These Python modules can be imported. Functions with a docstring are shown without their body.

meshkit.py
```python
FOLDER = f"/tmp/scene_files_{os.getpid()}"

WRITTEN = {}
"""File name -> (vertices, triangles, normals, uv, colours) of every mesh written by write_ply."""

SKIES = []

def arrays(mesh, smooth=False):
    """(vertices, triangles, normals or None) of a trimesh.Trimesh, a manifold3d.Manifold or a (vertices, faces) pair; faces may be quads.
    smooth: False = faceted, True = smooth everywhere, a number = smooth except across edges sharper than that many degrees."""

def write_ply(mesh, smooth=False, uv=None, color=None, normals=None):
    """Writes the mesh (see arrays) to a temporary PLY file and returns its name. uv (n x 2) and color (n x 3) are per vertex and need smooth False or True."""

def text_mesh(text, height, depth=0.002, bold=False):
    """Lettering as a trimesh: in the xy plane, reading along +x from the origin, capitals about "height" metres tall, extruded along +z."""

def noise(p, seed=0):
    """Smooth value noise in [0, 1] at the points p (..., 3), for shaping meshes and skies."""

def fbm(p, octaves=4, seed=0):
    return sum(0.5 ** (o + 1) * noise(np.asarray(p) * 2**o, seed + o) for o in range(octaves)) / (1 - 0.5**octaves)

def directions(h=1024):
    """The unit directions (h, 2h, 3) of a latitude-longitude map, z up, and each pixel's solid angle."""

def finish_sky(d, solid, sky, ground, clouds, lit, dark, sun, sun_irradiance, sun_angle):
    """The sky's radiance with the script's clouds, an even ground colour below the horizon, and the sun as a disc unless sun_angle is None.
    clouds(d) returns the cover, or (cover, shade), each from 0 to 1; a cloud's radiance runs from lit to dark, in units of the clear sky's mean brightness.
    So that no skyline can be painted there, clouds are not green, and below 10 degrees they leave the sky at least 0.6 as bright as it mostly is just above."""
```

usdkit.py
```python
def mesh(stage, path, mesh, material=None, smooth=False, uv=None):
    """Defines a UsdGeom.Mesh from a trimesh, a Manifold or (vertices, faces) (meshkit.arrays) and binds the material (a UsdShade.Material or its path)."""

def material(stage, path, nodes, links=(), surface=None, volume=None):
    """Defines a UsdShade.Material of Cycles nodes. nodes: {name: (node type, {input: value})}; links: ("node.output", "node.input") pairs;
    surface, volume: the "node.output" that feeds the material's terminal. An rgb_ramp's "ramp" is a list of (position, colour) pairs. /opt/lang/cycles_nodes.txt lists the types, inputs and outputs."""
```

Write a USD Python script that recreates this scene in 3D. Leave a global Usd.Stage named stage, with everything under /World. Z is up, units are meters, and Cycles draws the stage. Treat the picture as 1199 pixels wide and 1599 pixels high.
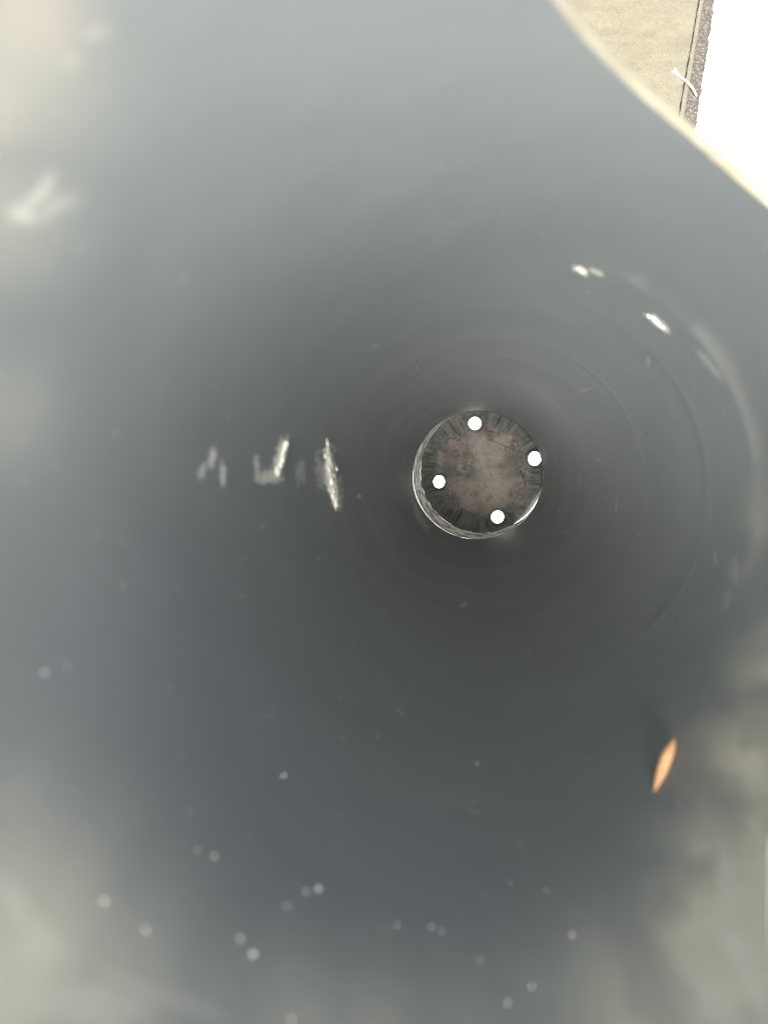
import math, random
import numpy as np, trimesh, usdkit, meshkit
from pxr import Usd, UsdGeom, UsdLux, UsdShade, Gf, Sdf, Vt
from scipy.spatial import Delaunay

stage = Usd.Stage.CreateInMemory()
UsdGeom.SetStageUpAxis(stage, "Z")
UsdGeom.SetStageMetersPerUnit(stage, 1.0)
W = UsdGeom.Xform.Define(stage, "/World")
stage.SetDefaultPrim(W.GetPrim())
UsdGeom.Scope.Define(stage, "/World/Looks")
random.seed(4); rng = np.random.default_rng(4)

# ------------------------------------------------------------------ camera, sky, sun, exposure
R = 0.15                      # inner radius of the tube
F = 1200.0                    # focal length in pixels of the 1199 x 1599 photograph
VP = np.array([728.0, 729.0])  # where the tube's axis vanishes
OFF = np.array([0.17, 0.127])  # axis offset from the camera, in radii (right, down)
PITCH = math.radians(50)
ROLL = math.radians(0)
CAM = np.array([0.0, 0.0, 2.6])
EXPOSURE = 2.22
SUN_T = np.array([-0.045, -0.09, -1.0])     # towards the sun, in the tube's frame (right, up, inwards)
SUN_I = 1.25
SUN_ANGLE = 17.0
SKY_STRENGTH = 0.05

EX = np.array([1.0, 0, 0])                                     # tube frame in the world
EY = np.array([0.0, math.sin(PITCH), math.cos(PITCH)])
EZ = np.array([0.0, math.cos(PITCH), -math.sin(PITCH)])
EX, EY = EX*math.cos(ROLL)+EY*math.sin(ROLL), EY*math.cos(ROLL)-EX*math.sin(ROLL)
T2W = np.stack([EX, EY, EZ], 1)
# camera axes: the optical axis is turned a little off the tube's axis
ax_c = np.array([(VP[0]-599.5)/F, -(VP[1]-799.5)/F, -1.0]); ax_c /= np.linalg.norm(ax_c)   # tube axis in camera coords
xc = np.array([1.0, 0, 0]) - ax_c[0]*ax_c; xc /= np.linalg.norm(xc)
yc = np.cross(xc, -ax_c) * -1
yc = np.array([0, 1.0, 0]) - ax_c[1]*ax_c; yc -= xc*(yc @ xc); yc /= np.linalg.norm(yc)
C2T = np.stack([xc, yc, ax_c], 0)           # camera vector -> tube frame
C2W = T2W @ C2T
def ray(px, py):
    d = C2W @ np.array([(px-599.5)/F, -(py-799.5)/F, -1.0]); return d/np.linalg.norm(d)
AX0 = CAM + T2W @ np.array([OFF[0]*R, -OFF[1]*R, 0])           # axis point level with the camera
def t2w(p): return AX0 + np.asarray(p) @ T2W.T
def on_wall(px, py, r=R):
    """tube coordinates of the inner wall seen at a pixel of the photograph."""
    o = (CAM-AX0) @ T2W; d = ray(px, py) @ T2W
    a = d[:2] @ d[:2]; b = o[:2] @ d[:2]; c = o[:2] @ o[:2]-r*r
    t = (-b+math.sqrt(b*b-a*c))/a
    return o+t*d
def on_level(px, py, z):
    d = ray(px, py); return CAM + d*((z-CAM[2])/d[2])

cam = UsdGeom.Camera.Define(stage, "/World/camera")
M = np.eye(4); M[:3, :3] = C2W; M[:3, 3] = CAM
cam.AddTransformOp().Set(Gf.Matrix4d(*M.T.ravel().tolist()))
cam.CreateFocalLengthAttr(26.0); cam.CreateHorizontalApertureAttr(26.0*1199/F)
cam.CreateVerticalApertureAttr(26.0*1599/F)
cam.CreateFStopAttr(26.0/4.0); cam.CreateFocusDistanceAttr(1.86)
cam.CreateClippingRangeAttr((0.005, 1000.0)); cam.CreateExposureAttr(EXPOSURE)

sun_w = T2W @ SUN_T; sun_w /= np.linalg.norm(sun_w)
elev, rot = math.asin(sun_w[2]), math.atan2(sun_w[0], sun_w[1])
def material(name, nodes, links=(), surface="p.BSDF", volume=None):
    return usdkit.material(stage, "/World/Looks/"+name, nodes, links, surface=surface, volume=volume)
dome = UsdLux.DomeLight.Define(stage, "/World/sky")
sky = material("sky_look", {
    "s": ("sky_texture", {"sky_type": "single_scattering", "sun_disc": False, "sun_elevation": elev, "sun_rotation": rot, "aerosol_density": 3.0}),
    "h": ("hsv", {"saturation": 0.4}),
    "b": ("background_shader", {"strength": SKY_STRENGTH})}, [("s.color", "h.color"), ("h.color", "b.color")], surface="b.background")
UsdShade.MaterialBindingAPI.Apply(dome.GetPrim()).Bind(sky)
dome.GetPrim().SetCustomDataByKey("kind", "structure")
sun = UsdLux.DistantLight.Define(stage, "/World/sun")
sun.CreateIntensityAttr(SUN_I); sun.CreateAngleAttr(SUN_ANGLE); sun.CreateNormalizeAttr(True); sun.CreateColorAttr(Gf.Vec3f(1.0, 0.985, 0.95))
z = sun_w; x = np.cross([0, 0, 1.0], z); x /= np.linalg.norm(x); y = np.cross(z, x)
S = np.eye(4); S[:3, 0], S[:3, 1], S[:3, 2] = x, y, z
sun.AddTransformOp().Set(Gf.Matrix4d(*S.T.ravel().tolist()))

# ------------------------------------------------------------------ helpers
used = {}
def path_for(name, parent):
    base = parent.GetPath().pathString if parent else "/World"
    n = used.get((base, name), 0); used[(base, name)] = n+1
    return f"{base}/{name}" + (f"_{n:03d}" if n else "")
def tag(p, label=None, cat=None, group=None, kind=None):
    for k, v in (("label", label), ("category", cat), ("group", group), ("kind", kind)):
        if v: p.SetCustomDataByKey(k, v)
    return p
def thing(name, label, cat, group=None, at=(0, 0, 0)):
    x = UsdGeom.Xform.Define(stage, path_for(name, None)); x.AddTranslateOp().Set(Gf.Vec3d(*map(float, at)))
    return tag(x.GetPrim(), label, cat, group)
def obj(name, mesh, mat, parent=None, smooth=30, attrs=None, at=None):
    if at is not None:
        v, f = (mesh if isinstance(mesh, tuple) else (np.array(mesh.vertices), np.array(mesh.faces)))
        mesh = (np.asarray(v)-np.asarray(at), f)
    m = usdkit.mesh(stage, path_for(name, parent), mesh, mat, smooth=smooth)
    for k, a in (attrs or {}).items():
        a = np.asarray(a, np.float32)
        pv = UsdGeom.PrimvarsAPI(m)
        if a.ndim == 1: pv.CreatePrimvar(k, Sdf.ValueTypeNames.FloatArray, "vertex").Set(Vt.FloatArray.FromNumpy(a))
        else: pv.CreatePrimvar(k, Sdf.ValueTypeNames.Color3fArray, "vertex").Set(Vt.Vec3fArray.FromNumpy(a))
    return m.GetPrim()
def grid_faces(n, m, wrap):
    i = np.arange(n-1)[:, None]; j = np.arange(m if wrap else m-1)[None, :]; j2 = (j+1) % m
    q = np.stack([i*m+j+0*j2, i*m+j2, (i+1)*m+j2, (i+1)*m+j+0*j2], -1).reshape(-1, 4)
    return q
def fbm(p, octaves=4, seed=0): return meshkit.fbm(np.asarray(p, float), octaves, seed)
def sstep(a, b, x): t = np.clip((x-a)/(b-a), 0, 1); return t*t*(3-2*t)

# ------------------------------------------------------------------ ground
GA = 0.7
ground_mat = material("pale_ground", {
    "g": ("geometry", {}), "n": ("noise_texture", {"scale": 3.0, "detail": 6.0}), "n2": ("noise_texture", {"scale": 140.0, "detail": 3.0}),
    "r": ("rgb_ramp", {"ramp": [(0.3, (0.74*GA, 0.73*GA, 0.70*GA)), (0.7, (0.82*GA, 0.81*GA, 0.79*GA))]}),
    "b": ("bump", {"strength": 0.3, "distance": 0.004}), "p": ("principled_bsdf", {"roughness": 0.85})},
    [("g.position", "n.vector"), ("g.position", "n2.vector"), ("n.fac", "r.fac"), ("r.color", "p.base_color"), ("n2.fac", "b.height"), ("b.normal", "p.normal")])
gv = [(-150, -150, 0), (150, -150, 0), (150, 150, 0), (-150, 150, 0)]
tag(obj("ground", (np.array(gv, float), np.array([[0, 1, 2, 3]])), ground_mat, smooth=False), "bright white pale concrete ground beyond the tube", None, None, "structure")

# ------------------------------------------------------------------ tube
D_END = 12.0*R
# rim: how far inwards the mouth is cut at each angle (degrees, 0 = right, 90 = up)
RIM = [(-180, -.35), (-150, -.25), (-120, .1), (-100, .45), (-85, .8), (0, 2.10), (20, 2.10), (112, .8), (125, .4), (150, -.2), (180, -.35)]
for px, py in ((865, 0), (908, 55), (960, 110), (1015, 163), (1075, 213), (1135, 268), (1199, 325), (1206, 1300), (1200, 1380), (1200, 1440), (1208, 1500), (1215, 1580)):
    c = on_wall(px, py); RIM.append((math.degrees(math.atan2(c[1], c[0])), c[2]/R))
RIM = np.array(sorted(RIM)); print(RIM)
from scipy.interpolate import PchipInterpolator
rim_f = PchipInterpolator(RIM[:, 0], RIM[:, 1])
NT = 640
TH = np.linspace(-180, 180, NT, endpoint=False)
rim_d = rim_f(TH)*R
def px_of(p):
    q = (t2w(p)-CAM) @ C2W
    return 599.5+F*q[..., 0]/-q[..., 2], 799.5-F*q[..., 1]/-q[..., 2]
kk = np.concatenate([np.linspace(0, 1, 560)])
K0 = F*R/np.maximum(rim_d, 0.55*R)                       # rows are spaced evenly in the angle they fill
rows = []
far_k = 100.0
dgrid = np.zeros((len(kk)+14, NT))
lead = np.linspace(0, 1, 15)[:-1]
for i, l in enumerate(lead): dgrid[i] = rim_d+(np.maximum(rim_d, 0.55*R)-rim_d)*l
for i, s in enumerate(kk): dgrid[14+i] = F*R/(K0+(far_k-K0)*s)
THG = np.broadcast_to(np.radians(TH), dgrid.shape)
kg = F*R/np.maximum(dgrid, .3*R)
rad = np.full_like(dgrid, R)
# low moulding ridges running round the wall
for k0, w, h, s in ((193, 3.0, .0006, 1), (228, 2.2, .0008, 2), (308, 4.0, .0009, 3), (376, 12.0, .0004, 4)):
    wob = k0*(1+.012*(fbm(np.stack([np.cos(THG)*1.5, np.sin(THG)*1.5, 0*THG+s], -1), 2, s)-.5))
    rad -= .2*h*np.exp(-((kg-wob)/w)**2)*sstep(.3, .7, fbm(np.stack([np.cos(THG)*1.3, np.sin(THG)*1.3, 0*THG+s+40], -1), 2, s+8))*(.25+.75*sstep(-.6, .7, np.cos(THG)))
cyl = np.stack([np.cos(THG), np.sin(THG), dgrid/R], -1)
rad += .0004*(np.sin(2*THG+dgrid/R*.6)+.6*np.sin(3*THG+1-dgrid/R*.9)+.3*np.sin(5*THG+2+dgrid/R*1.7))
wall_p = np.stack([np.cos(THG)*rad, np.sin(THG)*rad, dgrid], -1)
PX, PY = px_of(wall_p.reshape(-1, 3)); PX = PX.reshape(dgrid.shape); PY = PY.reshape(dgrid.shape)
wmask = np.zeros_like(dgrid)  # pale mask: painted glints along with scuffs, scratches and specks
def spot(px, py, s, stretch=1.3):
    c = on_wall(px, py); du = (np.remainder(THG-math.atan2(c[1], c[0])+np.pi, 2*np.pi)-np.pi)*R
    mm = s/F*np.linalg.norm(t2w(c)-CAM)
    return np.exp(-((du/mm)**2+((dgrid-c[2])/(stretch*mm))**2))
def add_glint_scuff(px, py, sa, sb, ang, amount, thr, freq, seed, stretch=(1, 1), fr_=1.0):
    """a pale patch on the wall (painted glint, scuff, scratch), laid out in wall coordinates around the spot seen at (px, py)."""
    c = on_wall(px, py); e1 = on_wall(px+2, py)-c; e2 = on_wall(px, py+2)-c
    tc = math.atan2(c[1], c[0])
    def uv(p): return np.array([math.remainder(math.atan2(p[1], p[0])-tc, 2*math.pi)*R, p[2]-c[2]])
    A = np.stack([uv(c+e1), uv(c+e2)], 1)/2.0              # wall metres per pixel step
    Ai = np.linalg.inv(A)
    du = np.remainder(THG-tc+np.pi, 2*np.pi)-np.pi
    u, v = du*R, dgrid-c[2]
    a = Ai[0, 0]*u+Ai[0, 1]*v; b = Ai[1, 0]*u+Ai[1, 1]*v
    near = (np.abs(a) < 5*max(sa, sb)) & (np.abs(b) < 5*max(sa, sb)) & (np.abs(du) < 1.2)
    t = math.radians(ang); x = (a*math.cos(t)+b*math.sin(t)); y = (-a*math.sin(t)+b*math.cos(t))
    w = np.exp(-((x/sa)**2+(y/sb)**2))
    n = fbm(np.stack([x[near]*freq*stretch[0], y[near]*freq*stretch[1], 0*x[near]+seed], -1), 4, seed)
    soft = .12 if fr_ > .06 else .34
    out = sstep(thr-soft, thr+soft, n*(.35+.65*w[near])+.45*w[near]-.15)*np.minimum(1, w[near]*3)
    wmask[near] = np.maximum(wmask[near], amount*out)
GLINT_SCUFFS = [  # px, py, half sizes, angle, strength; painted glints and bright patches among the scuffs
    (517, 742, 56, 12, 82, 1.0, .42, .13), (438, 715, 46, 11, 104, .9, .46, .15), (425, 745, 14, 24, 90, .7, .47, .2), (402, 728, 24, 6, 90, .6, .46, .2), (410, 748, 10, 16, 90, .6, .47, .2), (470, 740, 26, 10, 95, .25, .45, .1), (500, 735, 40, 9, 84, .4, .48, .18), (530, 765, 34, 8, 84, .35, .48, .18),
    (334, 713, 22, 7, 98, .75, .43, .16), (318, 737, 16, 6, 110, .6, .43, .16), (349, 738, 26, 6, 88, .75, .43, .16),
    (907, 422, 17, 8, 30, .75, .42, .14), (930, 424, 14, 6, 20, .5, .40, .08), (1026, 502, 26, 8, 38, .75, .42, .14), (1040, 514, 8, 6, 30, .6, .42, .1),
    (1110, 570, 34, 8, 50, .35, .42, .05), (1146, 890, 22, 10, 85, .3, .42, .06), (1135, 935, 18, 8, 100, .25, .42, .06),
    (655, 805, 30, 7, 60, .35, .44, .12), (560, 775, 4, 4, 0, .5, .3, .1), (725, 945, 9, 7, 0, .28, .45, .2),
    (60, 300, 46, 16, -45, .6, .46, .03), (85, 320, 50, 26, -30, .4, .5, .03), (35, 335, 26, 12, 20, .7, .4, .03), (150, 50, 26, 10, -10, .3, .4, .03), (110, 92, 20, 14, 0, .2, .4, .03),
    (1090, 1330, 20, 24, 0, .5, .4, .02), (1135, 1380, 60, 18, 85, .75, .4, .02), (1110, 1440, 40, 14, -30, .55, .4, .02), (1150, 1480, 60, 24, 60, .85, .4, .015), (1120, 1560, 60, 40, 20, .5, .4, .015),
    (1180, 1540, 60, 24, 60, .75, .4, .015), (1170, 1190, 18, 14, 0, .4, .4, .02),
    (60, 1480, 60, 40, 40, .4, .42, .012), (20, 1410, 50, 30, 60, .45, .42, .012), (150, 1570, 90, 40, 10, .4, .42, .012), (225, 1550, 80, 18, 25, .25, .42, .02), (300, 1570, 80, 20, 20, .2, .42, .02)]
for i, (px, py, sa, sb, ang, am, thr, fr) in enumerate(GLINT_SCUFFS):
    add_glint_scuff(px, py, sa, sb, ang, am*(1.0 if fr > .06 else .5), thr+.04, fr*2.2, 20+i, (.45, 1.6), fr)
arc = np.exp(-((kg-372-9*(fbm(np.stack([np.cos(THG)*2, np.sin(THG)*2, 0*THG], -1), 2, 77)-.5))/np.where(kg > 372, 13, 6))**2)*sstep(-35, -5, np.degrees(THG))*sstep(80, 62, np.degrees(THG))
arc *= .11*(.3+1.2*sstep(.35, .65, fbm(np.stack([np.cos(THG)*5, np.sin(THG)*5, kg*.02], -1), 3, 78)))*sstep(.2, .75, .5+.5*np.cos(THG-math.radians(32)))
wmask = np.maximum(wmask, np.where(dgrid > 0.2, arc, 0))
# fine scratches
for i in range(46):
    px, py = rng.uniform(80, 1120), rng.uniform(420, 1500)
    if abs(px-745) < 115 and abs(py-742) < 115: continue
    add_glint_scuff(px, py, rng.uniform(3, 11), rng.uniform(1.0, 1.8), rng.uniform(0, 180), rng.uniform(.06, .24), .25, .1, 300+i)
# scattered pinprick specks further down the wall
spk = np.zeros_like(dgrid)
for _ in range(60):
    i = rng.integers(200, dgrid.shape[0]-30); j = rng.integers(0, NT); spk[i, j] = rng.uniform(.15, .6)
wmask = np.maximum(wmask, spk)
pink = np.zeros_like(dgrid)  # pinkish reflection at upper left, put into the wall colour
for (px, py, s) in ((62, 10, 60), (80, 45, 34), (-12, 170, 36), (0, 200, 24)): pink = np.maximum(pink, .36*spot(px, py, s))
near_light = np.zeros_like(dgrid)  # broad pale tint painting the brightness and haze of the near wall
for (px, py, s, a) in ((0, 1520, 170, .75), (120, 1600, 160, .55), (330, 1610, 110, .25), (1200, 1180, 110, .85), (1185, 1330, 110, .95), (1150, 1480, 120, 1.1), (1060, 1600, 150, .75), (1180, 1590, 120, 1.1), (1195, 1400, 50, 1.4), (900, 1625, 120, .4), (600, 1650, 110, .4), (470, 1640, 110, .4), (740, 1650, 110, .35), (20, 1300, 90, .3), (1205, 1040, 70, .5),
                       (10, 100, 130, .3), (0, 330, 110, .25), (15, 650, 90, .2), (1185, 800, 40, .2)):
    near_light = np.maximum(near_light, a*spot(px, py, s, 1.6))
mot = sstep(.3, .7, fbm(cyl*np.array([9, 9, 3.5])+3, 3, 98)); right = sstep(-.2, .4, np.cos(THG))
near_light *= (.9+.15*mot)*(1-right)+(.68+.62*mot)*right
cloud = near_light
pink *= .4+.6*fbm(cyl*5, 3, 99)

WA = 0.215
wall_mat = material("dark_wall", {
    "g": ("geometry", {}), "a": ("attribute", {"attribute": "glint_wear"}), "k": ("attribute", {"attribute": "pink_reflection"}),
    "n": ("noise_texture", {"scale": 9.0, "detail": 2.0, "roughness": 0.5}), "n2": ("noise_texture", {"scale": 420.0, "detail": 3.0}), "n3": ("noise_texture", {"scale": 12.0, "detail": 1.0}),
    "r": ("rgb_ramp", {"ramp": [(0.3, (0.89*WA, 0.975*WA, 0.97*WA)), (0.7, (0.98*WA, 1.06*WA, 1.06*WA))]}),
    "d": ("attribute", {"attribute": "near_light"}), "m0": ("mix_color", {"b": (0.68, 0.65, 0.51)}), "m1": ("mix_color", {"b": (0.60, 0.46, 0.39)}), "m2": ("mix_color", {"b": (0.85, 0.82, 0.72)}),
    "n4": ("noise_texture", {"scale": 38.0, "detail": 3.0, "roughness": 0.6}), "r4": ("rgb_ramp", {"ramp": [(0.3, (0.975, 0.975, 0.975)), (0.7, (1.025, 1.025, 1.025))]}), "m4": ("mix_color", {"blend_type": "multiply", "fac": 1.0, "use_clamp": False}), "rr": ("map_range", {"from_min": 0.3, "from_max": 0.7, "to_min": 0.50, "to_max": 0.58}),
    "b": ("bump", {"strength": 0.04, "distance": 0.0006}),
    "p": ("principled_bsdf", {"specular_ior_level": 0.5})},
    [("g.position", "n.vector"), ("g.position", "n2.vector"), ("g.position", "n3.vector"), ("n.fac", "r.fac"), ("g.position", "n4.vector"), ("n4.fac", "r4.fac"), ("r.color", "m4.a"), ("r4.color", "m4.b"), ("m4.result", "m0.a"), ("d.fac", "m0.fac"), ("m0.result", "m1.a"), ("k.fac", "m1.fac"), ("m1.result", "m2.a"), ("a.fac", "m2.fac"),
     ("m2.result", "p.base_color"), ("n3.fac", "rr.value"), ("rr.result", "p.roughness"), ("n2.fac", "b.height"), ("b.normal", "p.normal")])
cream_mat = material("cream_plastic", {
    "g": ("geometry", {}), "n": ("noise_texture", {"scale": 60.0, "detail": 5.0}), "r": ("rgb_ramp", {"ramp": [(0.3, (0.125, 0.112, 0.078)), (0.7, (0.155, 0.142, 0.105))]}),
    "b": ("bump", {"strength": 0.3, "distance": 0.001}), "p": ("principled_bsdf", {"roughness": 0.5})},
    [("g.position", "n.vector"), ("n.fac", "r.fac"), ("r.color", "p.base_color"), ("n.fac", "b.height"), ("b.normal", "p.normal")])

base_at = t2w([0, 0, 0])
tube = thing("plastic_tube", "dark grey hollow plastic tube seen from its mouth, pale cream rim, pierced end plate", "tube", at=base_at)
q = grid_faces(dgrid.shape[0], NT, True)
def world(p): return t2w(np.asarray(p).reshape(-1, 3))
obj("inner_wall", (world(wall_p), q), wall_mat, tube, smooth=True, attrs={"glint_wear": wmask.ravel(), "pink_reflection": pink.ravel(), "near_light": np.clip(near_light, 0, 1).ravel()}, at=base_at)
# rim: a rounded lip joining inner and outer walls
TK = 0.0042
lip = []
for a in np.linspace(0, 1, 9):
    ang = math.pi*a; r_ = R+TK/2-TK/2*math.cos(ang)+0*rim_d
    lip.append(np.stack([np.cos(np.radians(TH))*r_, np.sin(np.radians(TH))*r_, rim_d-.0012*math.sin(ang)], -1))
lip = np.array(lip); lip[0] = wall_p[0]
ch = fbm(np.stack([np.cos(np.radians(TH))*14, np.sin(np.radians(TH))*14, 0*TH], -1), 4, 15)-.5
lip[1:-1, :, 2] += .0022*ch
obj("rim", (world(lip), grid_faces(9, NT, True)[:, ::-1]), cream_mat, tube, smooth=True, at=base_at)
out = []
L_END = 12.05*R
for s in np.linspace(0, 1, 40):
    d_ = rim_d+(L_END-rim_d)*s; out.append(np.stack([np.cos(np.radians(TH))*(R+TK), np.sin(np.radians(TH))*(R+TK), d_], -1))
obj("outer_wall", (world(out), grid_faces(40, NT, True)[:, ::-1]), cream_mat, tube, smooth=True, at=base_at)

# end plate: set a little deeper, off centre, with four holes
D_PL = 12.6*R
SX, SY, RP = .084*R, .053*R, .956*R
U = RP/91.0; RP = U*95.0                                        # one photograph pixel on the plate
HOLES = [(-11.5, 74, 10.2, 10.6), (80, 20, 10.4, 11.4), (-66.3, -16, 9.2, 10.4), (24.3, -70.5, 10.2, 10.2)]
pts = []
g = np.arange(-96, 96.1, 1.15)
gx, gy = np.meshgrid(g, g); P = np.stack([gx.ravel(), gy.ravel()], 1); P += rng.uniform(-.35, .35, P.shape)
keep = np.hypot(*P.T) < 94.3
for hx, hy, a, b in HOLES: keep &= ((P[:, 0]-hx)/(a+.9))**2+((P[:, 1]-hy)/(b+.9))**2 > 1
P = P[keep]
HN = 40
rings = []
for hi, (hx, hy, a, b) in enumerate(HOLES):
    t = np.linspace(0, 2*np.pi, HN, endpoint=False); j = 1+.05*(fbm(np.stack([np.cos(t)*1.5+hi*3, np.sin(t)*1.5, 0*t], -1), 3, 31+hi)-.5)*2
    rings.append(np.stack([hx+a*j*np.cos(t), hy+b*j*np.sin(t)], 1))
t = np.linspace(0, 2*np.pi, 300, endpoint=False); rings.append(np.stack([95*np.cos(t), 95*np.sin(t)], 1))
P = np.vstack([P]+rings)
tri = Delaunay(P).simplices
cen = P[tri].mean(1)
ok = np.ones(len(tri), bool)
for hi, (hx, hy, a, b) in enumerate(HOLES):
    n0 = len(P)-300-HN*(4-hi)
    ok &= ~np.all((tri >= n0) & (tri < n0+HN), axis=1)
tri = tri[ok]
e = P[tri]; ar = np.cross(e[:, 1]-e[:, 0], e[:, 2]-e[:, 0]); tri[ar < 0] = tri[ar < 0][:, ::-1]
rr = np.hypot(*P.T); th = np.arctan2(P[:, 1], P[:, 0])
cs, sn = np.cos(th), np.sin(th)
edge = 66+15*(fbm(np.stack([cs*2.4, sn*2.4, 0*cs], -1), 4, 41)-.5)*2+4*(fbm(np.stack([cs*14, sn*14, 0*cs], -1), 2, 42)-.5)*2     # outline of the dirt film
fold = np.clip((rr-edge)/14, 0, 1)*np.clip((96-rr)/10, .25, 1)
nph = th*19+7*fbm(np.stack([cs*2.6, sn*2.6, rr*.01], -1), 2, 43)
h = fold*(1.15*np.sin(nph)*(.4+fbm(np.stack([cs*4, sn*4, 0*cs], -1), 2, 44))+.6*np.sin(2.3*nph+1))
h += 2.2*(fbm(np.stack([P[:, 0]*.05, P[:, 1]*.05, 0*cs], -1), 4, 45)-.5)+.8*(fbm(np.stack([P[:, 0]*.3, P[:, 1]*.3, 0*cs], -1), 3, 46)-.5)
h += .7*sstep(edge+1.5, edge-1.5, rr)                                     # the film stands proud of the plate
for hx, hy, a, b in HOLES: h += 1.6*np.exp(-((np.hypot(P[:, 0]-hx, P[:, 1]-hy)-a-1.5)/2.2)**2)
# crust lumps
lump = sstep(.48, .7, fbm(np.stack([P[:, 0]*.24, P[:, 1]*.24, 0*cs+3], -1), 4, 47))
def blob(x, y, sx, sy): return np.exp(-(((P[:, 0]-x)/sx)**2+((P[:, 1]-y)/sy)**2))
crust = lump*np.clip(blob(20, 55, 22, 12)+blob(46, 38, 12, 12)+blob(-36, 48, 16, 18)+blob(-30, 12, 14, 16)+blob(30, -60, 16, 10)+blob(58, -30, 8, 24)+blob(60, 6, 10, 6)+blob(66, -2, 6, 8), 0, 1)
h += 1.1*crust
C = np.zeros((len(P), 3))
dark, brown, tan, rust, pale = map(np.array, ((.27, .28, .255), (.46, .385, .31), (.74, .65, .49), (.62, .36, .29), (.85, .72, .56)))
n1 = fbm(np.stack([P[:, 0]*.09, P[:, 1]*.09, 0*cs+9], -1), 4, 48)[:, None]; n2 = fbm(np.stack([P[:, 0]*.5, P[:, 1]*.5, 0*cs+9], -1), 3, 49)[:, None]
rad_str = fbm(np.stack([cs*16, sn*16, rr*.02], -1), 3, 50)[:, None]
outer = dark*(.6+.8*n1)+(tan*.9-dark)*sstep(.55, .75, rad_str)*.55
blot = fbm(np.stack([P[:, 0]*.045, P[:, 1]*.045, 0*cs+60], -1), 4, 55)[:, None]
film = brown*(.15+1.05*sstep(.25, .75, blot)+.35*n1+.3*n2)
film = film*(1-.35*sstep(.5, .62, n2))+dark*.35*sstep(.5, .62, n2)
f_ = sstep(edge+2, edge-2, rr)[:, None]
C = outer*(1-f_)+film*f_
tl = np.clip(blob(20, -32, 26, 26)*1.2+blob(10, -6, 18, 20)*.8, 0, 1)[:, None]*f_*(.5+.7*n1)
C = C*(1-tl)+tan*tl
C = C*(1-.8*crust[:, None])+(rust*(P[:, 1:2] > 20)+pale*(P[:, 1:2] <= 20))*.8*crust[:, None]
ln = np.exp(-((P[:, 1]-(54-.42*(P[:, 0])))/1.0)**2)*((P[:, 0] > 6) & (P[:, 0] < 52)); C *= (1-.55*ln)[:, None]; h -= .5*ln
arcs = (np.sin((np.hypot(P[:, 0]+80, P[:, 1]+35))*1.6+2*n1[:, 0]) > .72)*blob(-26, 30, 16, 22)*.5; C = C*(1-arcs[:, None])+pale*arcs[:, None]*.8
drk = sstep(.55, .85, fbm(np.stack([P[:, 0]*.22, P[:, 1]*.22, 0*cs+30], -1), 3, 51))*f_[:, 0]; C *= (1-.45*drk)[:, None]
C = np.clip(C, .03, .9)**1.15*.115
plate_mat = material("end_plate", {"a": ("attribute", {"attribute": "dirt"}), "g": ("geometry", {}), "n": ("noise_texture", {"scale": 900.0, "detail": 4.0}), "b": ("bump", {"strength": 0.35, "distance": 0.0008}),
    "p": ("principled_bsdf", {"roughness": 0.6, "specular_ior_level": 0.22})}, [("a.color", "p.base_color"), ("g.position", "n.vector"), ("n.fac", "b.height"), ("b.normal", "p.normal")])
zt = D_PL-h*U
top = np.stack([SX+P[:, 0]*U, SY+P[:, 1]*U, zt], 1)
n = len(P); THK = .006
bot = top.copy(); bot[:, 2] = D_PL+THK
hf = []
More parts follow.
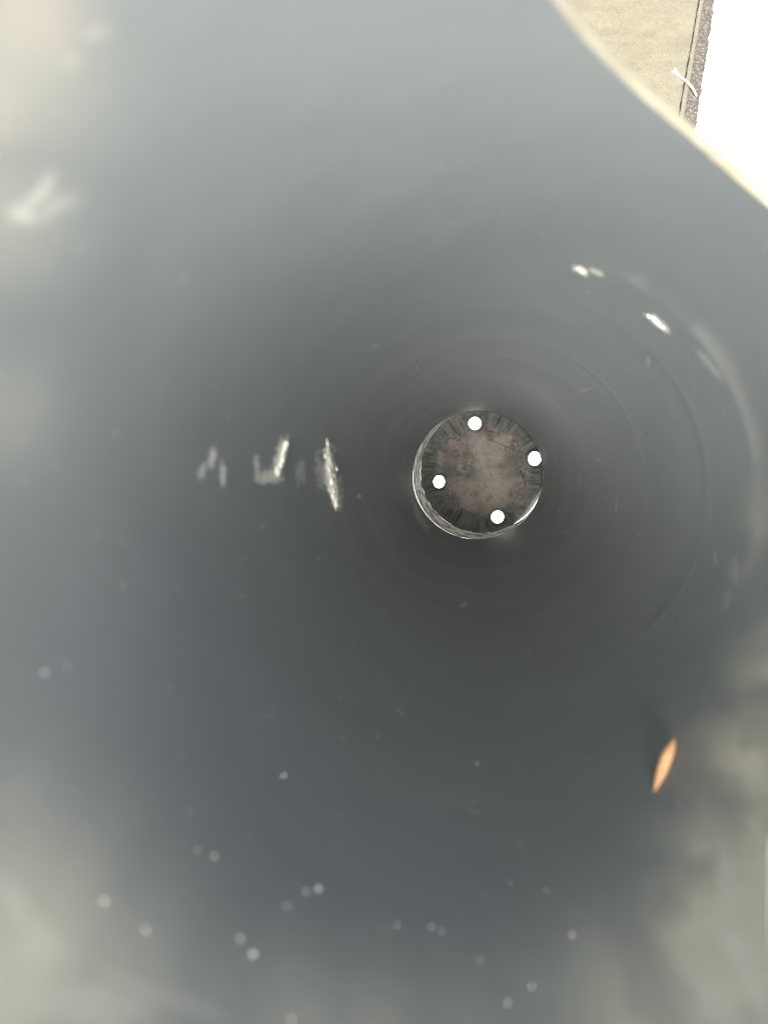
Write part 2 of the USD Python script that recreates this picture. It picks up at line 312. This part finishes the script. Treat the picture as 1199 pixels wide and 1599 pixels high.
for hi in range(5):
    m_ = HN if hi < 4 else 300; n0 = n-300-HN*(4-hi) if hi < 4 else n-300
    for i in range(m_):
        a, b = n0+i, n0+(i+1) % m_; hf += [[a, b, n+b], [a, n+b, n+a]]
faces = np.vstack([tri[:, ::-1], tri+n, np.array(hf)])
obj("end_plate", (world(np.vstack([top, bot])), faces), plate_mat, tube, smooth=50 if False else True, attrs={"dirt": np.vstack([C, C])}, at=base_at)

# collar between the wall's end and the plate: scuffed band, its lit lower left painted pale, split open at the lower right
NC = 400; tc_ = np.linspace(0, 2*np.pi, NC, endpoint=False)
band = []; bcol = []
for s in np.linspace(0, 1, 17):
    rA = R*(1+0*tc_); cx, cy = SX*s, SY*s
    r_ = R+(RP-R)*s+ .002*R*np.sin(9*s+3*np.sin(tc_))
    nz = fbm(np.stack([np.cos(tc_)*9, np.sin(tc_)*9, 0*tc_+s*5], -1), 4, 61)
    band.append(np.stack([cx+np.cos(tc_)*(r_+.012*R*(nz-.5)), cy+np.sin(tc_)*(r_+.012*R*(nz-.5)), D_END+(D_PL-D_END)*s+0*tc_], -1))
    fine = fbm(np.stack([np.cos(tc_)*40, np.sin(tc_)*40, 0*tc_+s*9], -1), 3, 62)[:, None]
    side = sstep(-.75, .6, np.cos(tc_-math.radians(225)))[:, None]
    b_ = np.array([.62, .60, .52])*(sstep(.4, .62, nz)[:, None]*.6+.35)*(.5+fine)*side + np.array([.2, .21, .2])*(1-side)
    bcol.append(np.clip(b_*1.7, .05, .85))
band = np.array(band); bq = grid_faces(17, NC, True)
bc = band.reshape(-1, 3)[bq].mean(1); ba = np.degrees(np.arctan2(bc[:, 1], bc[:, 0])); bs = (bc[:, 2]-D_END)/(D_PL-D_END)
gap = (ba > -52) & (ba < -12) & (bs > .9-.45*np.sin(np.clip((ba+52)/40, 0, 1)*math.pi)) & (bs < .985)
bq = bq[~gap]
collar_mat = material("scuffed_lit_collar", {"a": ("attribute", {"attribute": "dirt"}), "p": ("principled_bsdf", {"roughness": 0.85, "specular_ior_level": 0.15})}, [("a.color", "p.base_color")])
obj("collar", (world(band), bq), collar_mat, tube, smooth=True, attrs={"dirt": np.array(bcol).reshape(-1, 3)}, at=base_at)  # this colour attribute also carries the painted lit side

# added pale shards standing off the wall, turned to the mouth to imitate glints
glint_mat = material("glint_plastic", {"g": ("geometry", {}), "n": ("noise_texture", {"scale": 500.0, "detail": 3.0}), "r": ("rgb_ramp", {"ramp": [(0.3, (0.45, 0.43, 0.35)), (0.7, (0.95, 0.93, 0.84))]}),
    "p": ("principled_bsdf", {"roughness": 0.4})}, [("g.position", "n.vector"), ("n.fac", "r.fac"), ("r.color", "p.base_color")])
GLINT_CLUSTERS = [(517, 744, 54, 7.5, 82, 130), (438, 718, 36, 5, 106, 30),
    (907, 422, 10, 4.5, 30, 9), (1024, 502, 16, 3.5, 38, 9), (812, 806, 12, 4, -42, 30)]
for px, py, la, lb, ang, cnt in GLINT_CLUSTERS[:-1]:
    vs, fs = [], []
    t = math.radians(ang)
    for _ in range(cnt):
        a = float(np.clip(rng.normal(0, .45), -1, 1)); b = rng.normal(0, .42)*(1-.75*a*a)
        x = px+a*la*math.cos(t)-b*lb*math.sin(t); y = py+a*la*math.sin(t)+b*lb*math.cos(t)
        t2 = t+rng.normal(0, .12); ll = rng.uniform(2, 6.5)*la/46+1.2
        p0, p1 = on_wall(x-math.cos(t2)*ll, y-math.sin(t2)*ll, R-.0004), on_wall(x+math.cos(t2)*ll, y+math.sin(t2)*ll, R-.0004)
        m_ = .5*(p0+p1); n_ = np.array([-m_[0], -m_[1], 0])/R; hgt = rng.uniform(.0006, .0022)*m_[2]/.7*(1.25 if px < 600 else .5)
        up = (n_+np.array([0, 0, rng.uniform(.1, .6)]))*hgt; k = len(vs)
        th_ = np.array([0, 0, .0005])
        vs += [p0, p1, m_+(p1-p0)*.25+up, m_-(p1-p0)*.25+up*.8, p0+th_, p1+th_, m_+(p1-p0)*.25+up+th_, m_-(p1-p0)*.25+up*.8+th_]
        fs += [[k, k+1, k+2, k+3], [k+7, k+6, k+5, k+4], [k, k+3, k+7, k+4], [k+1, k+5, k+6, k+2], [k+3, k+2, k+6, k+7]]
    obj("glint_shards", (world(vs), np.array(fs)), glint_mat, tube, smooth=False, at=base_at)

# ------------------------------------------------------------------ grit and a leaf sliver on the wall
grit_mat = material("grit", {"p": ("principled_bsdf", {"base_color": (.86, .83, .74), "roughness": 0.25})})
SPECKS = [(478, 1392, 1.5), (497, 1388, 1.6), (448, 1415, 1.1), (375, 1466, 1.5), (395, 1490, 1.4), (619, 1445, 1.2), (673, 1448, 1.4), (690, 1454, 1.0), (163, 1407, 1.2), (228, 1452, .9), (308, 1328, 1.0),
          (335, 1337, .9), (455, 1592, 1.6), (750, 1500, .8), (792, 1566, 1.1), (893, 1460, .8), (70, 1050, 1.1), (443, 1211, .8), (745, 1193, .6), (830, 1540, 1.0), (300, 1560, .9), (797, 1378, .7), (852, 1390, .7), (296, 1267, .8)]
base_s = trimesh.creation.icosphere(2, 1.0)
gv_ = base_s.vertices*(1+.35*(fbm(base_s.vertices*1.7, 3, 71)-.5)[:, None])
cls = stage.CreateClassPrim("/World/grit_kind") if False else None
first = None
for i, (px, py, s) in enumerate(SPECKS):
    c = on_wall(px, py, R-.0006); w = t2w(c)
    nrm = T2W @ np.array([-c[0], -c[1], 0])/R
    r_ = .00045*s*rng.uniform(.6, 1.3)*(.8+.5*np.linalg.norm(w-CAM)/.3*.6)
    p = path_for("grit_speck", None)
    xf = UsdGeom.Xform.Define(stage, p)
    A = np.eye(4); A[:3, :3] = (T2W*r_)*rng.uniform(.75, 1.3, 3); A[:3, 3] = w
    xf.AddTransformOp().Set(Gf.Matrix4d(*A.T.ravel().tolist()))
    tag(xf.GetPrim(), "tiny pale grit speck stuck to the dark wall of the tube, out of focus", "grit", "pale grit specks on the tube wall")
    if first is None:
        first = xf.GetPrim(); usdkit.mesh(stage, p+"/grain", (gv_, base_s.faces), grit_mat, smooth=True)
    else:
        xf.GetPrim().GetReferences().AddInternalReference(first.GetPath()); xf.GetPrim().SetInstanceable(True)

leaf_mat = material("orange_leaf", {"g": ("geometry", {}), "n": ("noise_texture", {"scale": 300.0, "detail": 3.0}), "r": ("rgb_ramp", {"ramp": [(0.3, (0.92, 0.40, 0.16)), (0.7, (1.0, 0.60, 0.32))]}),
    "p": ("principled_bsdf", {"roughness": 0.45})}, [("g.position", "n.vector"), ("n.fac", "r.fac"), ("r.color", "p.base_color")])
A0, A1, Bm = on_wall(1052, 1158), on_wall(1020, 1238), on_wall(1037, 1197)
ax = A1-A0; Ln = np.linalg.norm(ax); ax /= Ln
nr = np.array([-Bm[0], -Bm[1], 0])/R*.55+np.array([0, 0, -.85]); nr -= ax*(nr @ ax); nr /= np.linalg.norm(nr); sd = np.cross(ax, nr); sd /= np.linalg.norm(sd); nr = np.cross(sd, ax)
wd = .0062
lv = []; NS, NW = 28, 9
for lay in (0, 1):
    for i in range(NS):
        s = i/(NS-1); prof = math.sin(math.pi*s)**.75*(1-.25*s)
        for j in range(NW):
            t = j/(NW-1)*2-1
            base_h = .0018+.0012*(1-t*t)*prof+.0012*math.sin(5*s)
            lv.append(Bm+ax*Ln*(s-.5)+sd*wd*.5*prof*t+nr*(base_h+(.0007 if lay else 0)))
lf = [list(x) for x in grid_faces(NS, NW, False)]+[[a+NS*NW for a in x[::-1]] for x in grid_faces(NS, NW, False)]
bd = [i*NW for i in range(NS)]+[(NS-1)*NW+j for j in range(1, NW)]+[i*NW+NW-1 for i in range(NS-2, -1, -1)]+[j for j in range(NW-2, 0, -1)]
for a, b in zip(bd, bd[1:]+bd[:1]): lf.append([a, b, b+NS*NW, a+NS*NW])
lw = world(lv); at_ = lw.mean(0)
lx = thing("leaf_sliver", "small bright orange leaf sliver stuck to the lower right of the tube's inner wall", "leaf", at=at_)
obj("blade", (lw, np.array(lf)), leaf_mat, lx, smooth=True, at=at_)

# ------------------------------------------------------------------ slab beyond the rim, with a white twig across its broken edge
SZ = 0.07
slab_mat = material("beige_slab", {
    "g": ("geometry", {}), "n": ("noise_texture", {"scale": 7.0, "detail": 6.0, "roughness": 0.6}), "n2": ("noise_texture", {"scale": 120.0, "detail": 4.0, "roughness": 0.7}),
    "r": ("rgb_ramp", {"ramp": [(0.3, (0.098, 0.087, 0.058)), (0.7, (0.130, 0.117, 0.082))]}), "r2": ("rgb_ramp", {"ramp": [(0.3, (0.6, 0.6, 0.6)), (0.5, (1, 1, 1)), (0.7, (1.9, 1.9, 1.9))]}),
    "m": ("mix_color", {"blend_type": "multiply", "fac": 0.8, "use_clamp": False}), "b": ("bump", {"strength": 0.6, "distance": 0.004}), "p": ("principled_bsdf", {"roughness": 0.8})},
    [("g.position", "n.vector"), ("g.position", "n2.vector"), ("n.fac", "r.fac"), ("n2.fac", "r2.fac"), ("r.color", "m.a"), ("r2.color", "m.b"), ("m.result", "p.base_color"), ("n2.fac", "b.height"), ("b.normal", "p.normal")])
agg_mat = material("broken_aggregate", {
    "g": ("geometry", {}), "v": ("voronoi_texture", {"scale": 70.0}), "n2": ("noise_texture", {"scale": 48.0, "detail": 3.0, "roughness": 0.7}),
    "r": ("rgb_ramp", {"ramp": [(0.25, (0.02, 0.017, 0.014)), (0.5, (0.05, 0.043, 0.035)), (0.75, (0.15, 0.135, 0.11))]}), "b": ("bump", {"strength": 0.9, "distance": 0.008}), "p": ("principled_bsdf", {"roughness": 0.9})},
    [("g.position", "v.vector"), ("g.position", "n2.vector"), ("n2.fac", "r.fac"), ("r.color", "p.base_color"), ("v.distance", "b.height"), ("b.normal", "p.normal")])
def lv_(px, py, z=SZ): return on_level(px, py, z)[:2]
e0, e1 = lv_(1101, -60*1.0+0), lv_(1056, 195)               # along the crack
o0, o1 = lv_(1130, -60, SZ-.02), lv_(1074.5, 215, SZ-.02)
u = (e0-e1)/np.linalg.norm(e0-e1); wv = np.array([u[1], -u[0]]);
if wv @ (o1-e1) < 0: wv = -wv
c0, c1 = e1-u*.9, e1+u*2.4                                   # slab runs on under the tube's mouth side and out of frame
band_w = .5*((o0-e1) @ wv+(o1-e1) @ wv)
NSL = 900
ss = np.linspace(0, 1, NSL)
wig = .010*(fbm(np.stack([ss*60, 0*ss, 0*ss], -1), 4, 81)-.5)
line = c0+(c1-c0)*ss[:, None]
inner = line+wv*(wig-.004)[:, None]
DEEP = 1.6
slabx = thing("concrete_slab", "beige concrete slab with a cracked crumbling dark edge lying beyond the tube rim", "slab", at=(*e1, 0))
prof = [(-DEEP, 0), (-DEEP, SZ-.005), (-DEEP+.005, SZ), (-.5, SZ), (-.1, SZ), (-.028, SZ), (-.012, SZ), (-.004, SZ-.001), (0, SZ-.004), (0, 0)]
rowsv = []
for o, z_ in prof:
    w_ = wig if o > -.05 else wig*0
    p = line+wv*(o-.004+w_)[:, None] if np.ndim(w_) else line
    rowsv.append(np.column_stack([p, np.full(NSL, z_)]))
rowsv = np.array(rowsv)
def capped(rowsv):
    k, m = rowsv.shape[:2]; f = [list(x) for x in grid_faces(k, m, False)]
    f3 = [t for x in f for t in ([x[0], x[1], x[2]], [x[0], x[2], x[3]])]
    for col in (0, m-1):
        loop = [i*m+col for i in range(k)]
        t3 = [[loop[0], loop[i], loop[i+1]] for i in range(1, k-1)]; f3 += t3 if col == 0 else [x[::-1] for x in t3]
    return rowsv.reshape(-1, 3), np.array(f3)
tm = trimesh.Trimesh(*capped(rowsv), process=False); 
obj("slab_body", (tm.vertices, tm.faces), slab_mat, slabx, smooth=30, at=(*e1, 0))
# broken edge strip: lumpy aggregate beyond the crack
def strip(rows_):
    br = []
    for o, z_, am in rows_:
        q3 = np.column_stack([line*70, np.full(NSL, o*70)])
        nz = fbm(q3, 4, 83)-.5; nz2 = fbm(q3+7, 4, 84)-.5; nz3 = fbm(np.column_stack([line*14, np.full(NSL, 0)]), 3, 85)-.5
        br.append(np.column_stack([line+wv*(o+(wig*.8 if o < .02 else 0)+am*(.04*nz+.03*nz3*(o > .05)))[:, None], z_+(.030*am*nz2 if z_ > 0 else 0*nz2)]))
    t_ = trimesh.Trimesh(*capped(np.array(br)), process=False); return t_.vertices, t_.faces
PB = .036
tag(obj("pale_strip", strip([(.006, 0, 0), (.006, SZ-.004, 0), (.012, SZ-.001, .1), (.02, SZ-.001, .15), (.028, SZ-.002, .2), (PB+.006, SZ-.010, .3), (PB+.006, 0, 0)]), slab_mat, slabx, smooth=60, at=(*e1, 0)), "narrow pale strip along the crack")
tag(obj("broken_edge", strip([(PB-.006, 0, 0), (PB-.004, SZ-.012, .5)]+[(o, SZ-.006-.3*(o-PB), 1) for o in np.linspace(PB+.002, band_w-.008, 9)]+[(band_w-.002, SZ-.034, 1), (band_w, 0, .5)]), agg_mat, slabx, smooth=60, at=(*e1, 0)), "rough dark crumbled edge strip beyond the crack")

twig_mat = material("white_twig", {"p": ("principled_bsdf", {"base_color": (.93, .92, .88), "roughness": 0.6})})
def tube_mesh(path, radii, n=10):
    path = np.asarray(path, float); vs, fs = [], []
    for i, p in enumerate(path):
        t = path[min(i+1, len(path)-1)]-path[max(i-1, 0)]; t /= np.linalg.norm(t); a = np.cross(t, [0, 0, 1.0]); a /= np.linalg.norm(a); b = np.cross(t, a)
        for j in range(n):
            q_ = 2*math.pi*j/n; vs.append(p+radii[i]*(a*math.cos(q_)+b*math.sin(q_)))
    m = len(path)
    for i in range(m-1):
        for j in range(n): fs += [[i*n+j, i*n+(j+1) % n, (i+1)*n+(j+1) % n], [i*n+j, (i+1)*n+(j+1) % n, (i+1)*n+j]]
    vs += [path[0], path[-1]]; k = len(vs)
    for j in range(n): fs += [[k-2, (j+1) % n, j], [k-1, (m-1)*n+j, (m-1)*n+(j+1) % n]]
    return trimesh.Trimesh(np.array(vs), np.array(fs), process=False)
def pth(pix, zs, rs, n=14):
    P_ = np.array([on_level(px, py, z_) for (px, py), z_ in zip(pix, zs)]); s = np.linspace(0, 1, len(P_)); t = np.linspace(0, 1, n)
    return np.stack([PchipInterpolator(s, P_[:, i])(t) for i in range(3)], 1), np.interp(t, s, rs)
zt_ = SZ+.006
tw = [tube_mesh(*pth([(1054, 112), (1062, 119), (1072, 127), (1081, 137), (1087, 149)], [zt_, zt_+.002, zt_+.004, zt_+.002, zt_-.012], [.0085, .006, .0065, .0065, .004])),
      tube_mesh(*pth([(1058, 115), (1054, 111), (1049, 111)], [zt_, zt_, zt_+.002], [.006, .008, .004], 6)), tube_mesh(*pth([(1058, 115), (1055, 110), (1054, 105)], [zt_, zt_, zt_+.002], [.006, .007, .003], 6))]
tt = trimesh.util.concatenate(tw); at_ = tt.vertices.mean(0)
twx = thing("twig", "short white forked twig lying across the slab's crumbled edge", "twig", at=at_)
obj("stem", (tw[0].vertices, tw[0].faces), twig_mat, twx, smooth=True, at=at_)
for k in (1, 2): obj("fork", (tw[k].vertices, tw[k].faces), twig_mat, twx, smooth=True, at=at_)
